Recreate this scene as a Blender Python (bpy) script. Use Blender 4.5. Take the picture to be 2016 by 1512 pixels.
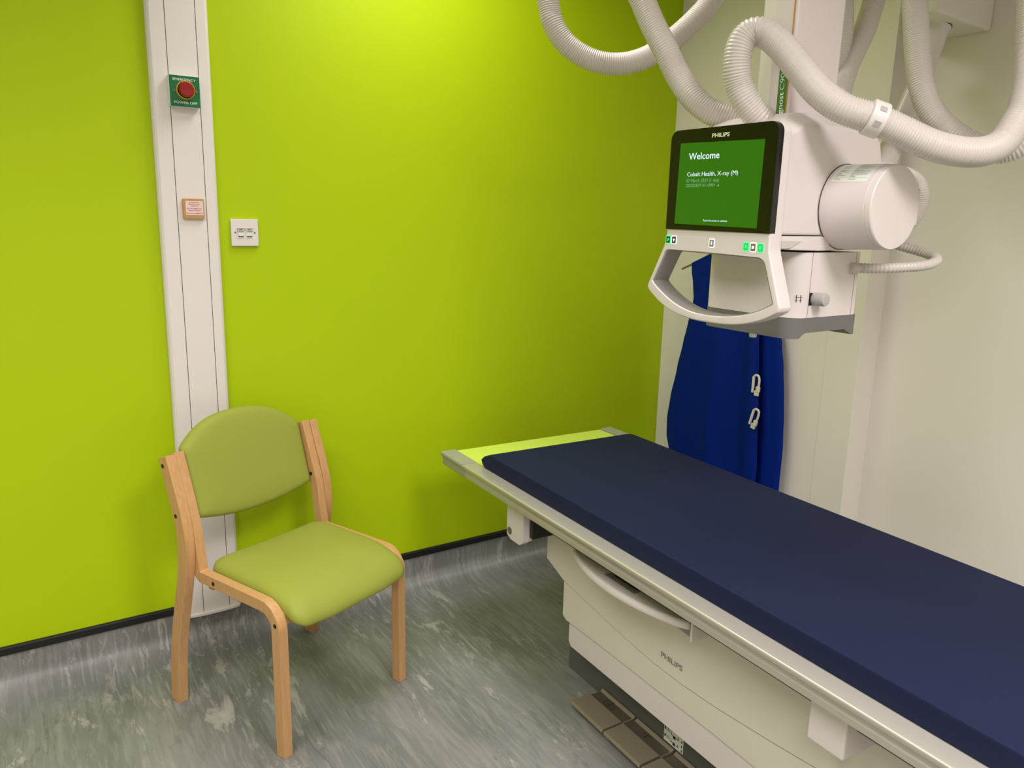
import bpy, bmesh, math, random
from mathutils import Vector, Matrix
random.seed(7)
scene = bpy.context.scene
for o in list(bpy.data.objects):
    bpy.data.objects.remove(o, do_unlink=True)
COL = scene.collection

# ------------------------------------------------------------------ camera
cam_d = bpy.data.cameras.new('camera')
cam = bpy.data.objects.new('camera', cam_d); COL.objects.link(cam)
cam_d.sensor_width = 36.0
cam_d.lens = 36.0 * 1530.0 / 2016.0
cam_d.clip_start = 0.02
cx, cy, cz = Vector((0.838235, -0.54481, 0.0233)), Vector((0.09658, 0.190378, 0.976949)), Vector((-0.536688, -0.816663, 0.212199))
cam.matrix_world = Matrix(((cx.x, cy.x, cz.x, 0), (cx.y, cy.y, cz.y, 0), (cx.z, cy.z, cz.z, 1.47), (0, 0, 0, 1)))
scene.camera = cam

# ------------------------------------------------------------------ view, world, room lights
scene.view_settings.view_transform = 'Standard'
scene.view_settings.look = 'None'
scene.view_settings.gamma = 1.0
scene.view_settings.exposure = 0.0
scene.view_settings.use_curve_mapping = False
world = bpy.data.worlds.new('world'); scene.world = world
world.use_nodes = True
world.node_tree.nodes['Background'].inputs[0].default_value = (0.9, 0.93, 1.0, 1)
world.node_tree.nodes['Background'].inputs[1].default_value = 0.02

def ceiling_panel(name, x, y, sx, sy, power, color=(1.0, 0.948, 0.948), spread=math.radians(150)):
    l = bpy.data.lights.new(name, 'AREA'); l.shape = 'RECTANGLE'; l.size = sx; l.size_y = sy
    l.energy = power; l.color = color; l.spread = spread
    o = bpy.data.objects.new(name, l); COL.objects.link(o); o.location = (x, y, 2.685)
    return o
ceiling_panel('ceiling_lamp', 1.20, 2.05, 0.6, 0.6, 13)
ceiling_panel('ceiling_lamp', -0.55, 1.00, 1.2, 0.6, 26)
ceiling_panel('ceiling_lamp', -0.55, -0.80, 1.2, 0.6, 38)
ceiling_panel('ceiling_lamp', 1.00, -0.60, 0.6, 1.2, 56)

# ------------------------------------------------------------------ materials
def lin(c):
    return tuple(((v/255)/12.92 if v/255 <= 0.04045 else ((v/255+0.055)/1.055)**2.4) for v in c)
M = {}
def mat(name, rgb, rough=0.5, metal=0.0, emit=None, estr=1.0, bump=None, coat=0.0, spec=0.5, var=None):
    m = bpy.data.materials.new(name); m.use_nodes = True
    nt = m.node_tree; b = nt.nodes['Principled BSDF']
    c = lin(rgb) + (1,)
    b.inputs['Base Color'].default_value = c
    b.inputs['Roughness'].default_value = rough
    b.inputs['Metallic'].default_value = metal
    b.inputs['Specular IOR Level'].default_value = spec
    if coat: b.inputs['Coat Weight'].default_value = coat; b.inputs['Coat Roughness'].default_value = 0.15
    if emit:
        b.inputs['Emission Color'].default_value = lin(emit) + (1,)
        b.inputs['Emission Strength'].default_value = estr
    if bump or var:
        tc = nt.nodes.new('ShaderNodeTexCoord')
    if bump:
        sc, st = bump
        n = nt.nodes.new('ShaderNodeTexNoise'); n.inputs['Scale'].default_value = sc; n.inputs['Detail'].default_value = 3
        nt.links.new(tc.outputs['Object'], n.inputs['Vector'])
        bp = nt.nodes.new('ShaderNodeBump'); bp.inputs['Strength'].default_value = st; bp.inputs['Distance'].default_value = 0.002
        nt.links.new(n.outputs['Fac'], bp.inputs['Height']); nt.links.new(bp.outputs['Normal'], b.inputs['Normal'])
    if var:
        sc, amt = var
        n = nt.nodes.new('ShaderNodeTexNoise'); n.inputs['Scale'].default_value = sc; n.inputs['Detail'].default_value = 2
        nt.links.new(tc.outputs['Object'], n.inputs['Vector'])
        mp = nt.nodes.new('ShaderNodeMapRange'); mp.inputs['To Min'].default_value = 1-amt; mp.inputs['To Max'].default_value = 1+amt
        nt.links.new(n.outputs['Fac'], mp.inputs['Value'])
        mx = nt.nodes.new('ShaderNodeVectorMath'); mx.operation = 'SCALE'; mx.inputs[0].default_value = c[:3]
        nt.links.new(mp.outputs['Result'], mx.inputs['Scale']); nt.links.new(mx.outputs['Vector'], b.inputs['Base Color'])
    M[name] = m
    return m

mat('green_paint', (180, 207, 0), 0.55, bump=(350, 0.06), spec=0.25)
mat('white_paint', (238, 232, 222), 0.6, bump=(300, 0.06), spec=0.25)
mat('ceiling_white', (235, 232, 225), 0.8)
mat('white_plastic', (232, 226, 221), 0.38)
mat('trunk_plastic', (236, 229, 224), 0.35)
mat('groove_dark', (60, 52, 50), 0.7)
mat('black_rubber', (18, 18, 20), 0.5)
mat('hose_plastic', (218, 210, 203), 0.25, spec=0.5)
mat('machine_white', (226, 217, 214), 0.42, spec=0.4)
mat('machine_cream', (222, 218, 203), 0.45, spec=0.4)
mat('machine_grey', (112, 110, 108), 0.5)
mat('light_grey', (182, 177, 173), 0.45)
mat('recess_shade', (204, 198, 192), 0.5)
mat('groove_shade', (140, 132, 114), 0.7)
mat('port_plastic', (208, 200, 194), 0.4)
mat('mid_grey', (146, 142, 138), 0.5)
mat('base_grey', (98, 98, 94), 0.45)
mat('black_plastic', (14, 14, 14), 0.35)
mat('black_glass', (10, 10, 9), 0.18, spec=0.5)
mat('dark_line', (158, 150, 144), 0.6)
mat('logo_grey', (140, 136, 130), 0.5)
mat('alu', (206, 202, 190), 0.32, metal=0.5)
mat('alu_cap', (176, 176, 160), 0.5, metal=0.3)
mat('table_lime', (214, 238, 96), 0.35)
mat('steel', (150, 139, 122), 0.4, metal=0.3)
mat('steel_dark', (98, 91, 78), 0.42, metal=0.3)
mat('screw_metal', (130, 122, 108), 0.4, metal=0.4)
mat('apron_blue', (0, 34, 128), 0.6, bump=(500, 0.05), spec=0.12)
mat('buckle_white', (226, 222, 208), 0.4)
mat('vinyl_green', (152, 160, 66), 0.55, bump=(900, 0.12), spec=0.22)
mat('sign_green', (18, 112, 62), 0.3)
mat('sign_white', (232, 238, 228), 0.4)
mat('red_button', (150, 20, 16), 0.3)
mat('yellow', (226, 178, 50), 0.4)
mat('wood_plaque', (196, 150, 92), 0.5, var=(40, 0.12))
mat('plaque_paper', (240, 214, 206), 0.6)
mat('plaque_ink', (190, 90, 92), 0.6)
mat('ink', (40, 38, 36), 0.6)
mat('soft_ink', (120, 116, 124), 0.6)
mat('tag_green', (70, 130, 40), 0.45)
mat('amber', (196, 140, 50), 0.4)
mat('screen_green', (4, 8, 4), 0.2, emit=(44, 108, 14), estr=0.95)
mat('screen_text', (4, 8, 4), 0.3, emit=(228, 250, 255), estr=1.1)
mat('screen_dim', (4, 8, 4), 0.3, emit=(126, 176, 120), estr=1.0)
mat('logo_light', (225, 232, 190), 0.4)
mat('glow_green', (10, 40, 20), 0.3, emit=(90, 245, 150), estr=1.3)
mat('glow_white', (60, 60, 60), 0.3, emit=(250, 250, 246), estr=1.5)
mat('btn_green', (8, 100, 60), 0.4)
mat('btn_bright', (40, 190, 100), 0.4, emit=(30, 190, 90), estr=0.5)
mat('btn_dark', (60, 66, 60), 0.4)
mat('btn_grey', (150, 150, 156), 0.4)
mat('btn_brown', (140, 110, 84), 0.4)

# mattress and navy cover with faint unevenness
mat('navy_vinyl', (26, 32, 61), 0.62, bump=(9, 0.08), spec=0.14)

# beech wood
def wood():
    m = bpy.data.materials.new('beech'); m.use_nodes = True
    nt = m.node_tree; b = nt.nodes['Principled BSDF']
    tc = nt.nodes.new('ShaderNodeTexCoord'); mp = nt.nodes.new('ShaderNodeMapping')
    mp.inputs['Scale'].default_value = (70, 70, 4)
    nt.links.new(tc.outputs['Object'], mp.inputs['Vector'])
    n = nt.nodes.new('ShaderNodeTexNoise'); n.inputs['Scale'].default_value = 1.6; n.inputs['Detail'].default_value = 6; n.inputs['Distortion'].default_value = 0.4
    nt.links.new(mp.outputs['Vector'], n.inputs['Vector'])
    cr = nt.nodes.new('ShaderNodeValToRGB')
    cr.color_ramp.elements[0].position = 0.3; cr.color_ramp.elements[0].color = lin((196, 149, 98)) + (1,)
    cr.color_ramp.elements[1].position = 0.7; cr.color_ramp.elements[1].color = lin((208, 163, 112)) + (1,)
    nt.links.new(n.outputs['Fac'], cr.inputs['Fac']); nt.links.new(cr.outputs['Color'], b.inputs['Base Color'])
    b.inputs['Roughness'].default_value = 0.38
    M['beech'] = m
wood()

# marbled sheet vinyl, streaks run along the sheet (UV unrolled over the cove)
def vinyl():
    m = bpy.data.materials.new('marbled_vinyl'); m.use_nodes = True
    nt = m.node_tree; b = nt.nodes['Principled BSDF']; L = nt.links.new
    uv = nt.nodes.new('ShaderNodeUVMap'); uv.uv_map = 'UVMap'
    def noise(scale, sc3, detail=6, dist=0.0, rough=0.55, off=(0, 0, 0)):
        mp = nt.nodes.new('ShaderNodeMapping'); mp.inputs['Scale'].default_value = sc3; mp.inputs['Location'].default_value = off
        L(uv.outputs['UV'], mp.inputs['Vector'])
        n = nt.nodes.new('ShaderNodeTexNoise'); n.inputs['Scale'].default_value = scale; n.inputs['Detail'].default_value = detail
        n.inputs['Distortion'].default_value = dist; n.inputs['Roughness'].default_value = rough
        L(mp.outputs['Vector'], n.inputs['Vector']); return n
    def ramp(n, stops):
        cr = nt.nodes.new('ShaderNodeValToRGB')
        while len(cr.color_ramp.elements) < len(stops): cr.color_ramp.elements.new(0.5)
        for e, (p, c) in zip(cr.color_ramp.elements, stops): e.position = p; e.color = tuple(c) + (1,)
        L(n.outputs['Fac'], cr.inputs['Fac']); return cr
    def mix(f, a, c):
        x = nt.nodes.new('ShaderNodeMix'); x.data_type = 'RGBA'
        L(f, x.inputs['Factor']); L(a, x.inputs['A']); L(c, x.inputs['B']); return x.outputs['Result']
    base = ramp(noise(1.3, (4, 1.2, 1), 5, 0.6), [(0.3, lin((112, 112, 111))), (0.5, lin((126, 126, 124))), (0.72, lin((140, 139, 137)))])
    fine = ramp(noise(9, (9, 0.8, 1), 5, 0.5, off=(3, 1, 0)), [(0.48, (0, 0, 0)), (0.66, (0.6, 0.6, 0.6))])
    patch = ramp(noise(1.1, (1.6, 0.9, 1), 3, 0.6, off=(5.2, 9, 0)), [(0.46, (0.05, 0.05, 0.05)), (0.64, (0.85, 0.85, 0.85))])
    patch2 = ramp(noise(1.3, (1.6, 0.9, 1), 3, 0.6, off=(15.2, 3, 0)), [(0.46, (0.1, 0.1, 0.1)), (0.64, (0.75, 0.75, 0.75))])
    white0 = ramp(noise(7.0, (4.6, 0.9, 1), 9, 0.9, 0.70, off=(1.3, 4, 0)), [(0.55, (0, 0, 0)), (0.58, (0.5, 0.5, 0.5)), (0.66, (0.9, 0.9, 0.9))])
    dark0 = ramp(noise(7.5, (5.0, 0.8, 1), 9, 0.8, 0.70, off=(7.1, 2, 0)), [(0.545, (0, 0, 0)), (0.58, (0.45, 0.45, 0.45)), (0.65, (0.8, 0.8, 0.8))])
    blot = ramp(noise(2.6, (3.4, 1.0, 1), 10, 0.35, 0.70, off=(2.6, 11.3, 0)), [(0.585, (0, 0, 0)), (0.61, (0.5, 0.5, 0.5)), (0.68, (0.85, 0.85, 0.85))])
    def mul(a_, b_):
        v = nt.nodes.new('ShaderNodeVectorMath'); v.operation = 'MULTIPLY'; L(a_.outputs[0], v.inputs[0]); L(b_.outputs[0], v.inputs[1]); return v
    class _O:
        def __init__(self, n): self.outputs = {'Color': n.outputs[0]}
    white = _O(mul(white0, patch)); dark = _O(mul(dark0, patch2))
    cw = nt.nodes.new('ShaderNodeRGB'); cw.outputs[0].default_value = lin((180, 178, 170)) + (1,)
    cf = nt.nodes.new('ShaderNodeRGB'); cf.outputs[0].default_value = lin((152, 151, 145)) + (1,)
    cd = nt.nodes.new('ShaderNodeRGB'); cd.outputs[0].default_value = lin((88, 92, 88)) + (1,)
    c = mix(fine.outputs['Color'], base.outputs['Color'], cf.outputs[0])
    c = mix(dark.outputs['Color'], c, cd.outputs[0])
    c = mix(white.outputs['Color'], c, cw.outputs[0])
    c = mix(blot.outputs['Color'], c, cw.outputs[0])
    L(c, b.inputs['Base Color'])
    b.inputs['Roughness'].default_value = 0.42; b.inputs['Specular IOR Level'].default_value = 0.4
    M['marbled_vinyl'] = m
vinyl()

# ------------------------------------------------------------------ helpers
def mk(name, bm, m=None, parent=None, Mroot=None, smooth=35, mats=None, link=True):
    """link a bmesh as ONE mesh object; Mroot: world matrix of the thing when bm is in world coordinates"""
    if Mroot is not None: bm.transform(Mroot.inverted())
    bmesh.ops.recalc_face_normals(bm, faces=bm.faces)
    me = bpy.data.meshes.new(name); bm.to_mesh(me); bm.free()
    for mm in (mats or [m]): me.materials.append(M[mm] if isinstance(mm, str) else mm)
    if smooth:
        for p in me.polygons: p.use_smooth = True
        me.set_sharp_from_angle(angle=math.radians(smooth))
    o = bpy.data.objects.new(name, me); COL.objects.link(o)
    if smooth:
        wn = o.modifiers.new('weighted_normals', 'WEIGHTED_NORMAL'); wn.keep_sharp = True; wn.weight = 100; wn.mode = 'FACE_AREA_WITH_ANGLE'
    if parent is not None: o.parent = parent
    return o
def thing(name, label, cat, loc=(0, 0, 0), rz=0.0, group=None):
    o = bpy.data.objects.new(name, None); COL.objects.link(o)
    o.location = loc; o.rotation_euler = (0, 0, rz); o.empty_display_size = 0.1
    tag(o, label, cat, group)
    return o, Matrix.Translation(Vector(loc)) @ Matrix.Rotation(rz, 4, 'Z')
def tag(o, label, cat, group=None):
    o['label'] = label; o['category'] = cat
    if group: o['group'] = group
    return o
def struct(name, bm, m, **k):
    o = mk(name, bm, m, **k); o['kind'] = 'structure'; return o
def NB(): return bmesh.new()
def box(bm, x0, x1, y0, y1, z0, z1, mi=0):
    v = [bm.verts.new((x, y, z)) for x in (x0, x1) for y in (y0, y1) for z in (z0, z1)]
    for f in ((0, 1, 3, 2), (4, 6, 7, 5), (0, 4, 5, 1), (2, 3, 7, 6), (0, 2, 6, 4), (1, 5, 7, 3)):
        bm.faces.new([v[i] for i in f]).material_index = mi
    return bm
def bev(bm, w, seg=2, ang=30):
    bm.normal_update()
    bmesh.ops.recalc_face_normals(bm, faces=bm.faces)
    es = [e for e in bm.edges if len(e.link_faces) == 2 and e.calc_face_angle(0) > math.radians(ang)]
    if es: bmesh.ops.bevel(bm, geom=es, offset=w, segments=seg, profile=0.5, affect='EDGES', clamp_overlap=True)
    return bm
def rbox(x0, x1, y0, y1, z0, z1, w=0.004, seg=2):
    bm = NB(); box(bm, x0, x1, y0, y1, z0, z1); bev(bm, w, seg); return bm
def prism(pts, fn, d0, d1, bm=None, mi=0):
    """closed 2D outline extruded; fn(a, b, d) gives the 3D point"""
    bm = bm or NB()
    A = [bm.verts.new(fn(a, b, d0)) for a, b in pts]; B = [bm.verts.new(fn(a, b, d1)) for a, b in pts]
    n = len(pts)
    bm.faces.new(A).material_index = mi; bm.faces.new(B[::-1]).material_index = mi
    for i in range(n):
        bm.faces.new((A[i], B[i], B[(i+1) % n], A[(i+1) % n])).material_index = mi
    return bm
def fillet(pts, r, seg=6, closed=True):
    """round the corners of a 2D polyline; r number or list"""
    out = []; n = len(pts)
    for i, p in enumerate(pts):
        ri = r[i] if isinstance(r, (list, tuple)) else r
        if ri <= 0 or (not closed and i in (0, n-1)): out.append(tuple(p)); continue
        P = Vector(p); a = Vector(pts[i-1]) - P; b = Vector(pts[(i+1) % n]) - P
        la, lb = a.length, b.length; a.normalize(); b.normalize()
        ang = math.acos(max(-1, min(1, a.dot(b))))
        if ang > math.pi - 0.02: out.append(tuple(p)); continue
        t = min(ri/math.tan(ang/2), la*0.49, lb*0.49); rr = t*math.tan(ang/2)
        c = P + (a+b).normalized() * (rr/math.sin(ang/2))
        v0 = P + a*t - c; v1 = P + b*t - c
        a0 = math.atan2(v0.y, v0.x); a1 = math.atan2(v1.y, v1.x); d = a1-a0
        while d > math.pi: d -= 2*math.pi
        while d < -math.pi: d += 2*math.pi
        for k in range(seg+1):
            th = a0 + d*k/seg; out.append((c.x+rr*math.cos(th), c.y+rr*math.sin(th)))
    return out
def catmull(P, per=8):
    P = [Vector(p) for p in P]; P = [P[0]*2-P[1]] + P + [P[-1]*2-P[-2]]; out = []
    for i in range(1, len(P)-2):
        a, b, c, d = P[i-1:i+3]
        for k in range(per):
            t = k/per
            out.append(0.5*((2*b) + (c-a)*t + (2*a-5*b+4*c-d)*t*t + (3*b-a-3*c+d)*t**3))
    out.append(P[-2]); return out
def resample(P, step):
    L = [0.0]
    for i in range(1, len(P)): L.append(L[-1] + (P[i]-P[i-1]).length)
    n = max(2, int(round(L[-1]/step))); out = []; j = 0
    for k in range(n+1):
        s = L[-1]*k/n
        while j < len(L)-2 and L[j+1] < s: j += 1
        t = (s-L[j])/max(1e-9, L[j+1]-L[j]); out.append(P[j].lerp(P[j+1], t))
    return out, L[-1]
def tube(P, rad, sides=20, bm=None, caps=True, mi=0):
    """tube through the 3D points P; rad: number or function(i)"""
    bm = bm or NB(); rings = []; n = len(P)
    T = [(P[min(i+1, n-1)] - P[max(i-1, 0)]).normalized() for i in range(n)]
    N = T[0].orthogonal().normalized()
    for i in range(n):
        N = (N - T[i]*N.dot(T[i])).normalized(); B = T[i].cross(N)
        r = rad(i) if callable(rad) else rad
        rings.append([bm.verts.new(P[i] + (N*math.cos(2*math.pi*k/sides) + B*math.sin(2*math.pi*k/sides))*r) for k in range(sides)])
    for i in range(n-1):
        a, b = rings[i], rings[i+1]
        for k in range(sides): bm.faces.new((a[k], a[(k+1) % sides], b[(k+1) % sides], b[k])).material_index = mi
    if caps:
        bm.faces.new(rings[0][::-1]).material_index = mi; bm.faces.new(rings[-1]).material_index = mi
    return bm
def cyl(p0, p1, r0, r1=None, sides=32, bm=None, mi=0):
    p0, p1 = Vector(p0), Vector(p1); r1 = r0 if r1 is None else r1
    return tube([p0, p1], lambda i: (r0, r1)[i], sides, bm, True, mi)
def lathe(p0, axis, prof, sides=48, bm=None, mi=0):
    """prof = list of (distance along axis, radius)"""
    bm = bm or NB(); p0 = Vector(p0); ax = Vector(axis).normalized(); N = ax.orthogonal().normalized(); B = ax.cross(N)
    rings = []
    for d, r in prof:
        c = p0 + ax*d
        rings.append([bm.verts.new(c + (N*math.cos(2*math.pi*k/sides)+B*math.sin(2*math.pi*k/sides))*max(r, 1e-5)) for k in range(sides)])
    for a, b in zip(rings, rings[1:]):
        for k in range(sides): bm.faces.new((a[k], a[(k+1) % sides], b[(k+1) % sides], b[k])).material_index = mi
    bm.faces.new(rings[0][::-1]).material_index = mi; bm.faces.new(rings[-1]).material_index = mi
    return bm
def text(name, s, org, xd, yd, m, parent, Mroot, width=None, height=None, lift=0.0004, bold=0.0, align='LEFT', spacing=1.0):
    """lettering as a flat mesh; org = baseline start; width / cap height in metres"""
    cu = bpy.data.curves.new(name, 'FONT'); cu.body = s; cu.size = 1.0; cu.offset = bold; cu.extrude = 0.0
    cu.align_x = 'LEFT'; cu.space_line = spacing; cu.resolution_u = 3
    if '\n' in s: cu.align_x = 'CENTER'
    t = bpy.data.objects.new(name, cu); COL.objects.link(t)
    dg = bpy.context.evaluated_depsgraph_get()
    me = bpy.data.meshes.new_from_object(t.evaluated_get(dg))
    bpy.data.objects.remove(t, do_unlink=True)
    bm = NB(); bm.from_mesh(me); bpy.data.meshes.remove(me)
    xs = [v.co.x for v in bm.verts]; x0, x1 = min(xs), max(xs)
    ys = [v.co.y for v in bm.verts]; y0, y1 = min(ys), max(ys)
    cap = 0.73
    if '\n' in s: sy = height/(y1-y0); base = y0
    else: sy = height/cap; base = 0.0
    sx = width/(x1-x0) if width else sy
    xd, yd = Vector(xd).normalized(), Vector(yd).normalized(); nz = xd.cross(yd); O = Vector(org) + nz*lift
    for v in bm.verts:
        a = (v.co.x-x0)*sx; b_ = (v.co.y-base)*sy
        v.co = O + xd*a + yd*b_
    if Mroot is not None: bm.transform(Mroot.inverted())
    me = bpy.data.meshes.new(name); bm.to_mesh(me); bm.free(); me.materials.append(M[m])
    o = bpy.data.objects.new(name, me); COL.objects.link(o)
    if parent is not None: o.parent = parent
    return o

# ------------------------------------------------------------------ room shell
GY, PX, RX, ZC = 2.605, 2.537, 2.650, 2.70
LX, BY = -2.20, -2.40
bm = NB(); box(bm, LX, RX+0.1, GY, GY+0.12, 0, ZC); struct('wall_back', bm, 'green_paint', smooth=0)
bm = NB(); box(bm, RX, RX+0.12, BY, GY, 0, ZC); struct('wall_right', bm, 'white_paint', smooth=0)
bm = NB(); box(bm, LX-0.12, LX, BY, GY+0.12, 0, ZC); struct('wall_left', bm, 'white_paint', smooth=0)
bm = NB(); box(bm, LX-0.12, RX+0.12, BY-0.12, BY, 0, ZC); struct('wall_front', bm, 'white_paint', smooth=0)
bm = NB(); box(bm, LX-0.12, RX+0.12, BY-0.12, GY+0.12, ZC, ZC+0.1); struct('ceiling', bm, 'ceiling_white', smooth=0)
# boxed-out pier in the corner of the white wall, with a wider facing strip on its near edge
pier = NB(); box(pier, PX, RX-0.0005, 1.61, GY-0.0005, 0.0, ZC)
pier2 = NB(); box(pier2, PX-0.0018, PX+0.01, 1.609, 1.743, 0.16, ZC)
struct('wall_right_pier', pier, 'white_paint', smooth=0)
struct('trim_2', bev(pier2, 0.0008, 1), 'white_paint', smooth=0)
# bulkhead high on the white wall
bk = prism([(RX-0.0005, 1.369), (2.30, 1.345), (2.30, 1.395), (2.45, 1.49), (2.56, 1.58), (RX-0.0005, 1.60)], lambda a, b, d: (a, b, d), 2.063, ZC); bev(bk, 0.010, 3)
struct('trim_3', bk, 'white_paint')
hole = lathe((2.585, 1.3685, 2.104), (0, -1, 0), [(0, 0.0075), (0.002, 0.0075), (0.002, 0.005), (0.0022, 0.005)], 20)
h = mk('screw', hole, 'light_grey'); tag(h, 'small grey screw cap on the end of the white bulkhead, top right', 'screw')

# floor: sheet vinyl coved up all the walls
def cove_floor():
    bm = NB(); uvl = bm.loops.layers.uv.new('UVMap')
    R, HT = 0.07, 0.137
    prof = [(-R, 0.0)]   # (offset from wall plane inward negative, z)
    for k in range(1, 9):
        th = math.pi/2*k/8; prof.append((-R+R*math.sin(th), R-R*math.cos(th)))
    prof.append((0.0, HT))
    prof = [(a-0.003, b) for a, b in prof]
    L = [0.0]
    for i in range(1, len(prof)): L.append(L[-1]+math.dist(prof[i], prof[i-1]))
    def quad(P, U):
        vs = [bm.verts.new(p) for p in P]; f = bm.faces.new(vs)
        for lp, u in zip(f.loops, U): lp[uvl].uv = u
    x0, x1, y0, y1 = LX+R, RX-R, BY+R, GY-R
    quad([(x0-0.003+0.006, y0, 0), (x1-0.003, y0, 0), (x1-0.003, y1-0.003, 0), (x0+0.003, y1-0.003, 0)], [(x0+0.003, y0), (x1-0.003, y0), (x1-0.003, y1-0.003), (x0+0.003, y1-0.003)])
    for i in range(len(prof)-1):
        (a0, z0), (a1, z1) = prof[i], prof[i+1]; l0, l1 = L[i], L[i+1]
        # towards the green wall (mitred at both ends)
        quad([(LX-a0, GY+a0, z0), (RX+a0, GY+a0, z0), (RX+a1, GY+a1, z1), (LX-a1, GY+a1, z1)],
             [(LX-a0, y1+l0), (RX+a0, y1+l0), (RX+a1, y1+l1), (LX-a1, y1+l1)])
        quad([(RX+a0, BY-a0, z0), (RX+a0, GY+a0, z0), (RX+a1, GY+a1, z1), (RX+a1, BY-a1, z1)],
             [(x1+l0, BY-a0), (x1+l0, GY+a0), (x1+l1, GY+a1), (x1+l1, BY-a1)])
        quad([(LX-a0, BY-a0, z0), (LX-a0, GY+a0, z0), (LX-a1, GY+a1, z1), (LX-a1, BY-a1, z1)],
             [(x0-l0, BY-a0), (x0-l0, GY+a0), (x0-l1, GY+a1), (x0-l1, BY-a1)])
        quad([(LX-a0, BY-a0, z0), (RX+a0, BY-a0, z0), (RX+a1, BY-a1, z1), (LX-a1, BY-a1, z1)],
             [(LX-a0, y0-l0), (RX+a0, y0-l0), (RX+a1, y0-l1), (LX-a1, y0-l1)])
    bmesh.ops.remove_doubles(bm, verts=bm.verts, dist=1e-5)
    for f in bm.faces:
        pass
    bmesh.ops.recalc_face_normals(bm, faces=bm.faces)
    if sum(f.normal.z for f in bm.faces) < 0: bmesh.ops.reverse_faces(bm, faces=bm.faces)
    me = bpy.data.meshes.new('floor'); bm.to_mesh(me); bm.free(); me.materials.append(M['marbled_vinyl'])
    for p in me.polygons: p.use_smooth = True
    o = bpy.data.objects.new('floor', me); COL.objects.link(o); o['kind'] = 'structure'
cove_floor()
# black capping strip over the coved skirting
def cap_strip(name, a, b, fn):
    pr = [(0, 0.134), (-0.009, 0.134), (-0.011, 0.138), (-0.011, 0.153), (-0.008, 0.158), (0, 0.16)]
    bm = prism(pr, fn, a, b); struct(name, bm, 'black_rubber')
cap_strip('baseboard_back', LX, 0.413, lambda a, b, d: (d, GY+a-0.0002, b))
cap_strip('baseboard_back', 0.588, PX, lambda a, b, d: (d, GY+a-0.0002, b))
cap_strip('baseboard_right', BY, 1.60, lambda a, b, d: (RX+a-0.0002, d, b))
cap_strip('baseboard_left', BY, GY-0.012, lambda a, b, d: (LX-a+0.0002, d, b))
cap_strip('baseboard_front', LX, RX, lambda a, b, d: (d, BY-a+0.0002, b))

# ------------------------------------------------------------------ cable trunking and what is mounted on it
TKX0, TKX1, TKD = 0.414, 0.586, 0.030
root, RM = thing('cable_trunking', 'tall white cable trunking column running up the green wall behind the chair', 'trunking', (0.5, GY, 0.12))
def dprof(x, extra=0.0):   # gently bowed front
    t = (x-TKX0)/(TKX1-TKX0)*2-1
    return TKD*(1-0.10*t*t) + extra
pts = [(TKX0, 0), (TKX0, 0.016), (TKX0+0.004, 0.0235)]
xs = [TKX0+0.010+i*(0.4635-TKX0-0.010)/4 for i in range(5)]
pts += [(x, dprof(x)) for x in xs]
pts += [(0.4635, dprof(0.4635)-0.004), (0.4655, dprof(0.4655)-0.004)]
pts += [(0.4655+i*(0.0825)/6, dprof(0.4655+i*0.0825/6)) for i in range(7)]
pts += [(0.548, dprof(0.548)-0.004), (0.55, dprof(0.55)-0.004)]
pts += [(0.55+i*(TKX1-0.010-0.55)/3, dprof(0.55+i*(TKX1-0.010-0.55)/3)) for i in range(4)]
pts += [(TKX1-0.004, 0.0235), (TKX1, 0.016), (TKX1, 0)]
bm = prism(pts, lambda a, b, d: (a, GY-0.0005-b, d), 0.132, ZC-0.002)
mk('cover', bm, 'trunk_plastic', root, RM, smooth=25)
bm = NB()
for gx in (0.4645, 0.549): box(bm, gx-0.0009, gx+0.0009, GY-dprof(gx)+0.0012, GY-dprof(gx)+0.006, 0.134, ZC-0.003)
mk('groove_strip', bm, 'groove_dark', root, RM, smooth=0)
pts2 = [(TKX0-0.003, 0.0), (TKX0-0.003, 0.018), (TKX0+0.004, 0.028)] + [(TKX0+0.004+i*(TKX1-TKX0-0.008)/8, 0.036-0.006*((i/4)-1)**2) for i in range(1, 8)] + [(TKX1-0.004, 0.028), (TKX1+0.003, 0.018), (TKX1+0.003, 0.0)]
bm = prism(pts2, lambda a, b, d: (a, GY-0.0045-b, d), 0.121, 0.1318); bev(bm, 0.0015, 1, 50)
mk('end_cap', bm, 'trunk_plastic', root, RM)

# emergency power off button
EY = GY-TKD-0.0008
root, RM = thing('emergency_button', 'green emergency power off plate with a red push button on the white trunking', 'emergency button', (0.502, EY, 1.803))
bm = rbox(0.4592, 0.5445, EY-0.024, EY, 1.7595, 1.8465, 0.0015, 1)
mk('back_box', bm, 'sign_white', root, RM)
bm = rbox(0.4605, 0.544, EY-0.0265, EY-0.0242, 1.7595, 1.8455, 0.0008, 1)
mk('sign_plate', bm, 'sign_green', root, RM)
PYF = EY-0.0265
text('lettering', 'EMERGENCY', (0.4705, PYF, 1.8312), (1, 0, 0), (0, 0, 1), 'sign_white', root, RM, width=0.0635, height=0.0070, bold=0.012)
text('lettering', 'POWER OFF', (0.4705, PYF, 1.7675), (1, 0, 0), (0, 0, 1), 'sign_white', root, RM, width=0.0640, height=0.0070, bold=0.010)
bm = lathe((0.5035, PYF, 1.8055), (0, -1, 0), [(0.0, 0.0265), (0.006, 0.0262), (0.011, 0.0252), (0.011, 0.0236), (0.0, 0.0236)], 40)
cut = [f for f in bm.faces if False]
mk('collar', bm, 'yellow', root, RM)
bm = lathe((0.5035, PYF, 1.8055), (0, -1, 0), [(0.0, 0.014), (0.008, 0.014), (0.012, 0.0205), (0.018, 0.0222), (0.022, 0.0212), (0.0246, 0.0185), (0.0245, 0.010), (0.0235, 0.002)], 40)
mk('push_button', bm, 'red_button', root, RM)
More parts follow.
